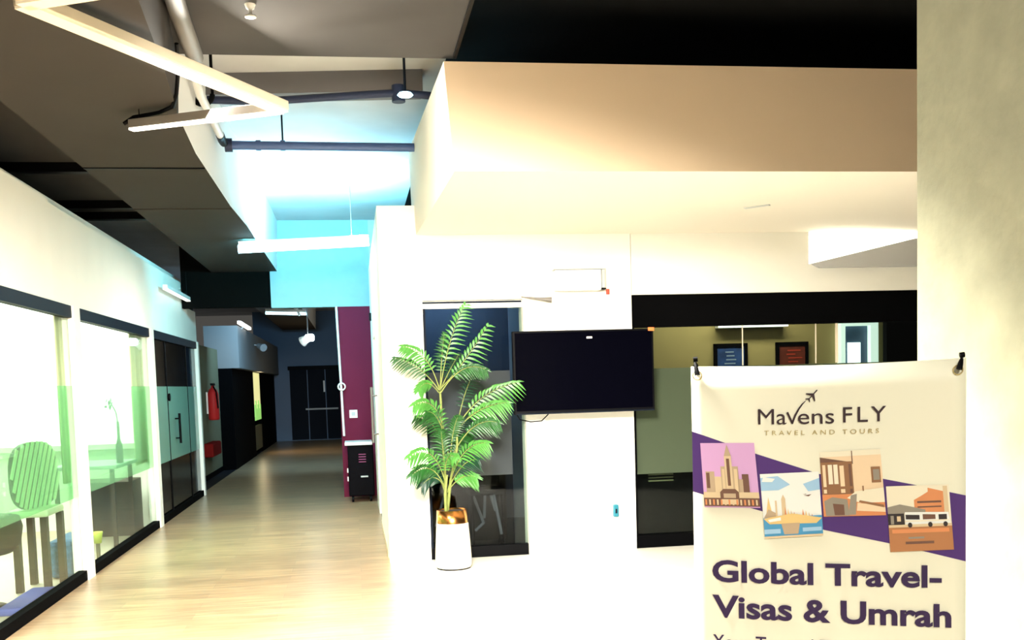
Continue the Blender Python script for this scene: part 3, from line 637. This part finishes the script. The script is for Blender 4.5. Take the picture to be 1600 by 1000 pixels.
FR = [  # base, control, tip, depth of tip, leaflet length, material
 ((690,605),(702,525),(726,480),-.10,.135,'leaf_bright'), ((691,605),(722,575),(760,513),-.15,.13,'leaf_bright'),
 ((690,605),(692,560),(698,520),.10,.10,'leaf_mid'), ((689,608),(672,545),(632,540),-.15,.12,'leaf_bright'),
 ((688,608),(660,565),(622,556),.12,.11,'leaf_mid'), ((688,612),(668,585),(655,606),-.2,.09,'leaf_bright'),
 ((691,612),(722,560),(756,578),-.2,.10,'leaf_mid'), ((690,608),(706,575),(722,552),.15,.10,'leaf_dark'),
 ((716,668),(745,612),(806,600),-.15,.15,'leaf_bright'), ((716,668),(728,610),(748,580),.18,.12,'leaf_dark'),
 ((716,672),(745,632),(788,630),-.25,.13,'leaf_bright'), ((715,700),(742,650),(775,660),-.2,.12,'leaf_mid'),
 ((714,690),(725,650),(760,640),.2,.12,'leaf_dark'),
 ((700,700),(690,612),(648,628),-.3,.13,'leaf_bright'), ((703,710),(690,640),(668,640),-.2,.15,'leaf_mid'),
 ((706,712),(708,670),(716,650),-.1,.10,'leaf_mid'), ((699,700),(680,650),(656,650),.2,.12,'leaf_mid'),
 ((700,760),(680,682),(640,706),-.3,.12,'leaf_bright'), ((699,765),(678,710),(645,735),-.2,.12,'leaf_mid'),
 ((700,765),(694,700),(690,672),-.1,.13,'leaf_mid'), ((702,765),(718,688),(756,690),-.3,.13,'leaf_bright'),
 ((702,765),(722,715),(744,716),-.2,.11,'leaf_dark'), ((701,768),(722,735),(742,744),-.15,.11,'leaf_bright'),
 ((699,765),(684,730),(662,752),-.1,.11,'leaf_dark'), ((700,765),(690,700),(706,708),-.4,.12,'leaf_bright'),
 ((703,735),(714,690),(735,680),.1,.12,'leaf_mid'), ((698,770),(690,740),(676,728),.15,.11,'leaf_dark'),
]
for k, (a, c, b, dy, L, m) in enumerate(FR):
    p, q, s_ = lp(*a, -.02), lp(*c, dy*.4), lp(*b, dy)
    mb = MB(); pts = [bez(p, q, s_, t/12) for t in range(13)]
    mb.tube(pts, [.006-.0004*i for i in range(13)], 5, 0)
    NL = 14
    for i in range(NL):
        t = .30+.70*i/(NL-1); c0 = bez(p, q, s_, t); tg = (bez(p, q, s_, min(1, t+.02))-bez(p, q, s_, t-.02)).normalized()
        side = tg.cross(Vector((0, -1, .25))).normalized(); nr = side.cross(tg).normalized()
        for sg in (-1, 1):
            ln = L*(.55+.75*math.sin(PI*min(1, (i+1.5)/(NL+1))))*random.uniform(.88, 1.1)
            dr = (side*sg*(1-.45*t)+tg*(.55+.5*t)+nr*random.uniform(-.25, .1)).normalized()
            mid = c0+dr*ln*.5+Vector((0, 0, -.02*ln/.13)); tip = c0+dr*ln+Vector((0, 0, -.085*ln/.13*.8))
            wd = tg*(.0075)
            q1 = c0+dr*ln*.2; w1 = (dr.cross(nr)).normalized()*.0105
            mb.add([c0, q1-w1, mid-w1, tip, mid+w1, q1+w1, mid+nr*.003], [(0, 1, 6), (1, 2, 6), (2, 3, 6), (3, 4, 6), (4, 5, 6), (5, 0, 6)], 1)
    mb.build('frond', ['stem_green', m], pt)

# ------------------------------------------------------------------ concrete pier on the right
struct(bx('wall_right', (2.0, .6, 0), (2.9, 3.42, 4.02), 'concrete'))

# ------------------------------------------------------------------ banner
BA = math.radians(-18)
bn = thing('banner_stand', (.755, 2.24, 0), 'white and purple travel agency banner on a black stand before the concrete pier', 'banner')
ex = Vector((math.cos(BA), math.sin(BA), 0)); ez = Vector((0, 0, 1)); ny = Vector((math.sin(BA), -math.cos(BA), 0)); B0 = Vector((.757, 2.24, 0))
BW, BT = .589, 1.624
def bp(s, z, o=0.0):
    s_ = s/BW; z_ = z-BT
    sag = .006*math.sin(PI*s_)*math.exp(z_*2)*-1
    return B0+ex*s+ez*(z+sag)+ny*o
mb = MB(); NX, NZ = 24, 30
V = [bp(BW*i/NX, .06+(BT-.06)*j/NZ, .0) for j in range(NZ+1) for i in range(NX+1)]
mb.add(V, [(j*(NX+1)+i, j*(NX+1)+i+1, (j+1)*(NX+1)+i+1, (j+1)*(NX+1)+i) for j in range(NZ) for i in range(NX)], 0, True)
fb = mb.build('fabric', 'banner_white', bn); sd = fb.modifiers.new('thick', 'SOLIDIFY'); sd.thickness = .0012; sd.offset = 1
def flat(col, name): mat(name, col, .55)
for nm, c in dict(pic_lilac=(.68,.38,.66), pic_tower=(.52,.38,.24), pic_brown=(.17,.08,.05), pic_tan=(.72,.55,.33), pic_sky=(.36,.58,.78), pic_cloud=(.88,.88,.82), pic_gold=(.80,.56,.22),
                  pic_teal=(.07,.32,.56), pic_peach=(.88,.66,.42), pic_wood=(.30,.14,.06), pic_cream=(.88,.80,.60), pic_orange=(.72,.27,.10), pic_ground=(.46,.19,.07), pic_black=(.03,.02,.02), pic_grey=(.30,.26,.20)).items(): flat(c, nm)
PK = ['pic_lilac','pic_tower','pic_brown','pic_tan','pic_sky','pic_cloud','pic_gold','pic_teal','pic_peach','pic_wood','pic_cream','pic_orange','pic_ground','pic_black','pic_grey']
PI_ = {k[4:]: i for i, k in enumerate(PK)}
# purple band across the fabric
top = [(0, 1.4775), (.1453, 1.4249), (.2789, 1.3793), (.4159, 1.3656), (.4754, 1.3519), (BW, 1.3235)]
bot = [(0, 1.3397), (.1521, 1.2954), (.289, 1.252), (.4263, 1.2208), (.5103, 1.1989), (BW, 1.1773)]
mb = MB(); n = len(top); mb.add([bp(s_, z_, .0016) for s_, z_ in top]+[bp(s_, z_, .0016) for s_, z_ in bot], [(i, i+1, n+i+1, n+i) for i in range(n-1)])
pb = mb.build('purple_band', 'purple', fb)
def picture(name, q, polys):
    """q: corners TL TR BR BL on the fabric; polys: (colour, [(u, v)...]) with v down"""
    mb = MB()
    for k, (c, pl) in enumerate(polys):
        V = []
        for u_, v_ in pl:
            t_ = [q[0][i]*(1-u_)+q[1][i]*u_ for i in (0, 1)]; b_ = [q[3][i]*(1-u_)+q[2][i]*u_ for i in (0, 1)]
            V.append(bp(t_[0]*(1-v_)+b_[0]*v_, t_[1]*(1-v_)+b_[1]*v_, .0022+.00008*k))
        mb.add(V, [tuple(range(len(pl)))], PI_[c])
    return mb.build(name, PK, fb)
def R_(a, b, c, d): return [(a, b), (c, b), (c, d), (a, d)]
full = R_(0, 0, 1, 1)
# city tower at dusk
P = [('lilac', full), ('tower', R_(.06, .44, .22, .8)), ('brown', R_(.07, .46, .13, .7)), ('tan', R_(.22, .52, .34, .8)), ('tower', R_(.34, .36, .66, .82)), ('tan', R_(.42, .2, .55, .8)), ('tower', [(.42, .2), (.485, .02), (.55, .2)]), ('brown', R_(.455, .24, .51, .66)),
     ('tan', R_(.36, .4, .41, .8)), ('tan', R_(.58, .4, .64, .8)), ('brown', R_(.72, .48, .84, .78)), ('tower', R_(.66, .56, .73, .8)), ('tan', R_(0, .76, 1, .86)), ('brown', [(.30, .9), (.30, .76), (.36, .71), (.58, .71), (.64, .76), (.64, .9)]), ('tower', R_(.36, .78, .58, .86)), ('brown', R_(0, .85, 1, .98)), ('tan', R_(.32, .87, .62, .95))]
for k in range(14): P.append(('tan' if k % 2 else 'orange', R_(.02+.07*k, .875, .05+.07*k, .96)))
picture('tower_photo', [(.0178, 1.4507), (.1372, 1.4512), (.1494, 1.3027), (.0254, 1.3041)], P)
# skyline over water
P = [('cloud', full), ('sky', [(0, .06), (.3, .04), (.5, .18), (.3, .26), (0, .26)]), ('sky', [(.72, .18), (1, .1), (1, .28), (.8, .3)]), ('cloud', [(.05, .05), (.25, .08), (.2, .13), (.02, .12)])]
P += [('gold', [(.06, .62), (.11, .36), (.16, .62)]), ('tower', [(.0, .7), (.1, .55), (.24, .62), (.22, .7)]), ('tan', R_(.22, .42, .25, .66)), ('tan', R_(.33, .40, .40, .66)), ('tan', [(.33, .4), (.365, .33), (.4, .4)])]
for k in range(12): P.append((('orange', 'gold', 'tan')[k % 3], [(.36+.05*k, .74), (.385+.05*k, .52+.02*((k*7) % 6)+.008*k), (.42+.05*k, .74)]))
P += [('teal', R_(0, .68, 1, .97)), ('gold', [(.0, .69), (.5, .63), (1, .72), (.9, .8), (.1, .78)]), ('cloud', [(.08, .71), (.3, .68), (.3, .73), (.1, .75)]), ('tower', [(.3, .78), (.62, .78), (.58, .95), (.34, .95)]), ('sky', R_(0, .86, .28, .93)), ('sky', R_(.66, .86, .98, .92)), ('tan', R_(0, .97, 1, 1)), ('brown', [(.72, .36), (.85, .345), (.80, .375)]), ('brown', [(.70, .34), (.76, .335), (.76, .345)])]
picture('skyline_photo', [(.149, 1.3799), (.2775, 1.385), (.2861, 1.2404), (.1585, 1.2325)], P)
# hotel room
P = [('peach', full), ('cream', R_(0, 0, 1, .08)), ('brown', [(0, .08), (.44, .16), (.44, .24), (0, .16)]), ('wood', R_(.0, .16, .52, .66)), ('cream', R_(.12, .2, .28, .5)), ('wood', R_(.19, .2, .21, .5)), ('peach', R_(.31, .22, .38, .64)), ('brown', R_(.46, .2, .5, .64)), ('peach', R_(.03, .2, .08, .64)), ('wood', R_(0, .54, .52, .58)),
     ('wood', R_(.82, .26, .97, .5)), ('grey', R_(.85, .3, .95, .46)), ('brown', R_(.52, 0, .535, .2)), ('orange', R_(0, .66, 1, 1)), ('cream', [(.4, .72), (.55, .62), (1, .58), (1, .8), (.6, .8)]), ('grey', [(.02, .76), (.16, .70), (.4, .74), (.42, .99), (.04, .99)]), ('brown', [(.16, .8), (.34, .82), (.34, .98), (.18, .98)]), ('grey', [(.4, .98), (.46, .68), (.56, .66), (.52, .98)]),
     ('peach', [(.56, .80), (.9, .84), (1, .88), (1, .95), (.54, .92)]), ('wood', [(.6, .76), (.98, .84), (.98, .88), (.58, .79)]), ('cream', R_(.7, .6, .84, .68)), ('wood', R_(.66, .54, .68, .62))]
picture('hotel_room_photo', [(.2793, 1.4281), (.4094, 1.4327), (.4211, 1.2841), (.2878, 1.2824)], P)
# bus in front of an orange building
P = [('cream', full), ('orange', [(.43, .4), (.43, .22), (.55, .16), (.66, .10), (.66, .04), (.9, .1), (.9, .42)]), ('tan', R_(.9, .02, .97, .5)), ('grey', [(0, .32), (.2, .28), (.6, .37), (.6, .42), (0, .42)]), ('brown', R_(.48, .24, .86, .27)), ('brown', R_(.48, .32, .86, .34)), ('black', R_(0, .42, .26, .62)), ('grey', R_(.04, .45, .09, .58)), ('tan', R_(.14, .46, .2, .54)),
     ('cloud', [(.27, .4), (.96, .42), (.98, .62), (.27, .6)]), ('black', [(.28, .44), (.5, .45), (.5, .52), (.28, .51)]), ('brown', [(.55, .44), (.75, .45), (.75, .52), (.55, .52)]), ('black', R_(.8, .45, .93, .53)), ('cream', R_(.27, .53, .96, .55)), ('ground', R_(0, .6, 1, 1)), ('tan', R_(0, .59, 1, .63)), ('orange', R_(.05, .66, .95, .72)), ('brown', R_(.25, .85, .7, .89)), ('grey', R_(.3, .78, .55, .81))]
for c_ in (.34, .66, .9): P.append(('black', [(c_+.035*math.cos(a*PI/6), .60+.04*math.sin(a*PI/6)) for a in range(12)]))
picture('bus_photo', [(.4213, 1.3484), (.5531, 1.3494), (.564, 1.2045), (.4303, 1.2007)], P)
# lettering
def lettering(name, body, s0, s1, z0, h, m, bold=0.0, slope=0.0, space=1.0, ref=None):
    c = bpy.data.curves.new('letters', 'FONT'); c.body = body; c.size = 1; c.offset = bold; c.space_character = space; c.resolution_u = 4
    o = bpy.data.objects.new('letters', c); COL.objects.link(o); bpy.context.view_layer.update()
    me = bpy.data.meshes.new_from_object(o.evaluated_get(bpy.context.evaluated_depsgraph_get()))
    vs = [v.co.copy() for v in me.vertices]; fs = [tuple(p.vertices) for p in me.polygons]
    bpy.data.objects.remove(o); bpy.data.curves.remove(c); bpy.data.meshes.remove(me)
    x0 = min(v.x for v in vs); x1 = max(v.x for v in vs); kx = (s1-s0)/(x1-x0); kz = h/.73
    mb = MB(); mb.add([bp(s0+(v.x-x0)*kx, z0+v.y*kz+slope*(v.x-x0)*kx, .0036) for v in vs], fs)
    return mb.build(name, m, fb)
lettering('headline_text', 'Global Travel-', .0402, .5385, 1.1345, .050, 'purple_text', .028, -.028)
lettering('headline_text', 'Visas & Umrah', .0395, .5588, 1.0520, .052, 'purple_text', .028, -.040)
lettering('tagline_lettering', 'Your Trusted T', .0398, .30, .978, .034, 'purple_text', .004, -.04)
lettering('logo_lettering', 'Ma', .1466, .2085, 1.4930, .037, 'brown_text', .0)
lettering('logo_lettering', 'ens', .2335, .3115, 1.4930, .037, 'brown_text', .0)
lettering('logo_lettering', 'FLY', .3307, .4222, 1.4945, .036, 'brown_text', .004, 0, 1.25)
lettering('strapline_lettering', 'TRAVEL AND TOURS', .1599, .4068, 1.4685, .011, 'gold_text', .0, 0, 1.6)
mb = MB()   # the long swooping v
def ribbon(pts, wd):
    V = []
    for i, (s_, z_) in enumerate(pts):
        a = pts[max(0, i-1)]; b = pts[min(len(pts)-1, i+1)]; dx, dz = b[0]-a[0], b[1]-a[1]; l_ = math.hypot(dx, dz); w_ = wd[i]/2
        V += [bp(s_-dz/l_*w_, z_+dx/l_*w_, .0036), bp(s_+dz/l_*w_, z_-dx/l_*w_, .0036)]
    mb.add(V, [(2*i, 2*i+1, 2*i+3, 2*i+2) for i in range(len(pts)-1)])
ribbon([(.2105, 1.520), (.2215, 1.4945)], [.0045, .0045])
ribbon([(.2205, 1.4935), (.2275, 1.512), (.2355, 1.527), (.2435, 1.538), (.2515, 1.5460)], [.0045, .0045, .004, .0032, .0012])
mb.build('logo_lettering', 'brown_text', fb)
mb = MB()   # little aeroplane, nose to the upper right
def air(pts):
    c, s_ = math.cos(math.radians(48)), math.sin(math.radians(48)); K = .0135; O = (.2645, 1.5565)
    mb.add([bp(O[0]+K*(x*c-y*s_), O[1]+K*(x*s_+y*c), .0036+.0001*len(mb.f)) for x, y in pts], [tuple(range(len(pts)))])
air([(1.3, 0), (1.15, .10), (-.9, .09), (-.9, -.09), (1.15, -.10)])
air([(.45, .05), (-.30, .95), (-.5, .95), (-.1, .05)]); air([(.45, -.05), (-.30, -.95), (-.5, -.95), (-.1, -.05)])
air([(-.6, .05), (-1.0, .45), (-1.15, .45), (-.95, .05)]); air([(-.6, -.05), (-1.0, -.45), (-1.15, -.45), (-.95, -.05)])
mb.build('aeroplane_emblem', 'brown_text', fb)
# black X stand behind, tips through the eyelets
for sg, s_, z_, tip in ((0, .014, 1.605, (.0095, 1.640)), (1, .572, 1.600, (.5815, 1.6305))):
    mb = MB(); mb.tube([bp(s_, z_, .012), bp(s_+(tip[0]-s_)*.35, z_+.012, .010), bp(tip[0], tip[1]-.006, -.004)], [.0065, .0055, .0035], 10)
    mb.build('pole_tip', 'black_metal', bn)
    mb = MB(); mb.tube([bp(tip[0]-.004, tip[1], -.006), bp(tip[0]+.006, tip[1]+.001, -.006)], .006, 10); mb.build('end_cap', 'black_metal', bn)
    mb = MB(); e = [bp(s_+.010*math.cos(a*PI/9), z_-.001+.010*math.sin(a*PI/9), .003) for a in range(19)]; mb.tube(e, .0015, 6); mb.build('eyelet', 'gold_text', fb)
    mb = MB().tube([bp(tip[0], tip[1]-.01, -.006), bp(.294+(.03 if sg else -.03), 1.0, -.06)], .006, 8); mb.build('stand_pole', 'black_metal', bn)
    mb = MB().tube([bp(.294+(.03 if sg else -.03), .9, -.06), bp(.56 if sg else .03, .06, -.004)], .006, 8); mb.build('stand_pole', 'black_metal', bn)
mb = MB().tube([bp(.294, 1.04, -.06), bp(.294, .86, -.06)], .03, 12); mb.build('hub', 'black_metal', bn)
mb = MB().tube([bp(.294, .9, -.07), bp(.294, .006, -.5)], .008, 8); mb.build('rear_leg', 'black_metal', bn)
for s_ in (.03, .56): mb = MB().tube([bp(s_, .06, -.004), bp(s_, .005, .06)], .006, 8); mb.build('foot', 'black_metal', bn)
for o in LINKED:
    if '_w' in o: del o['_w']
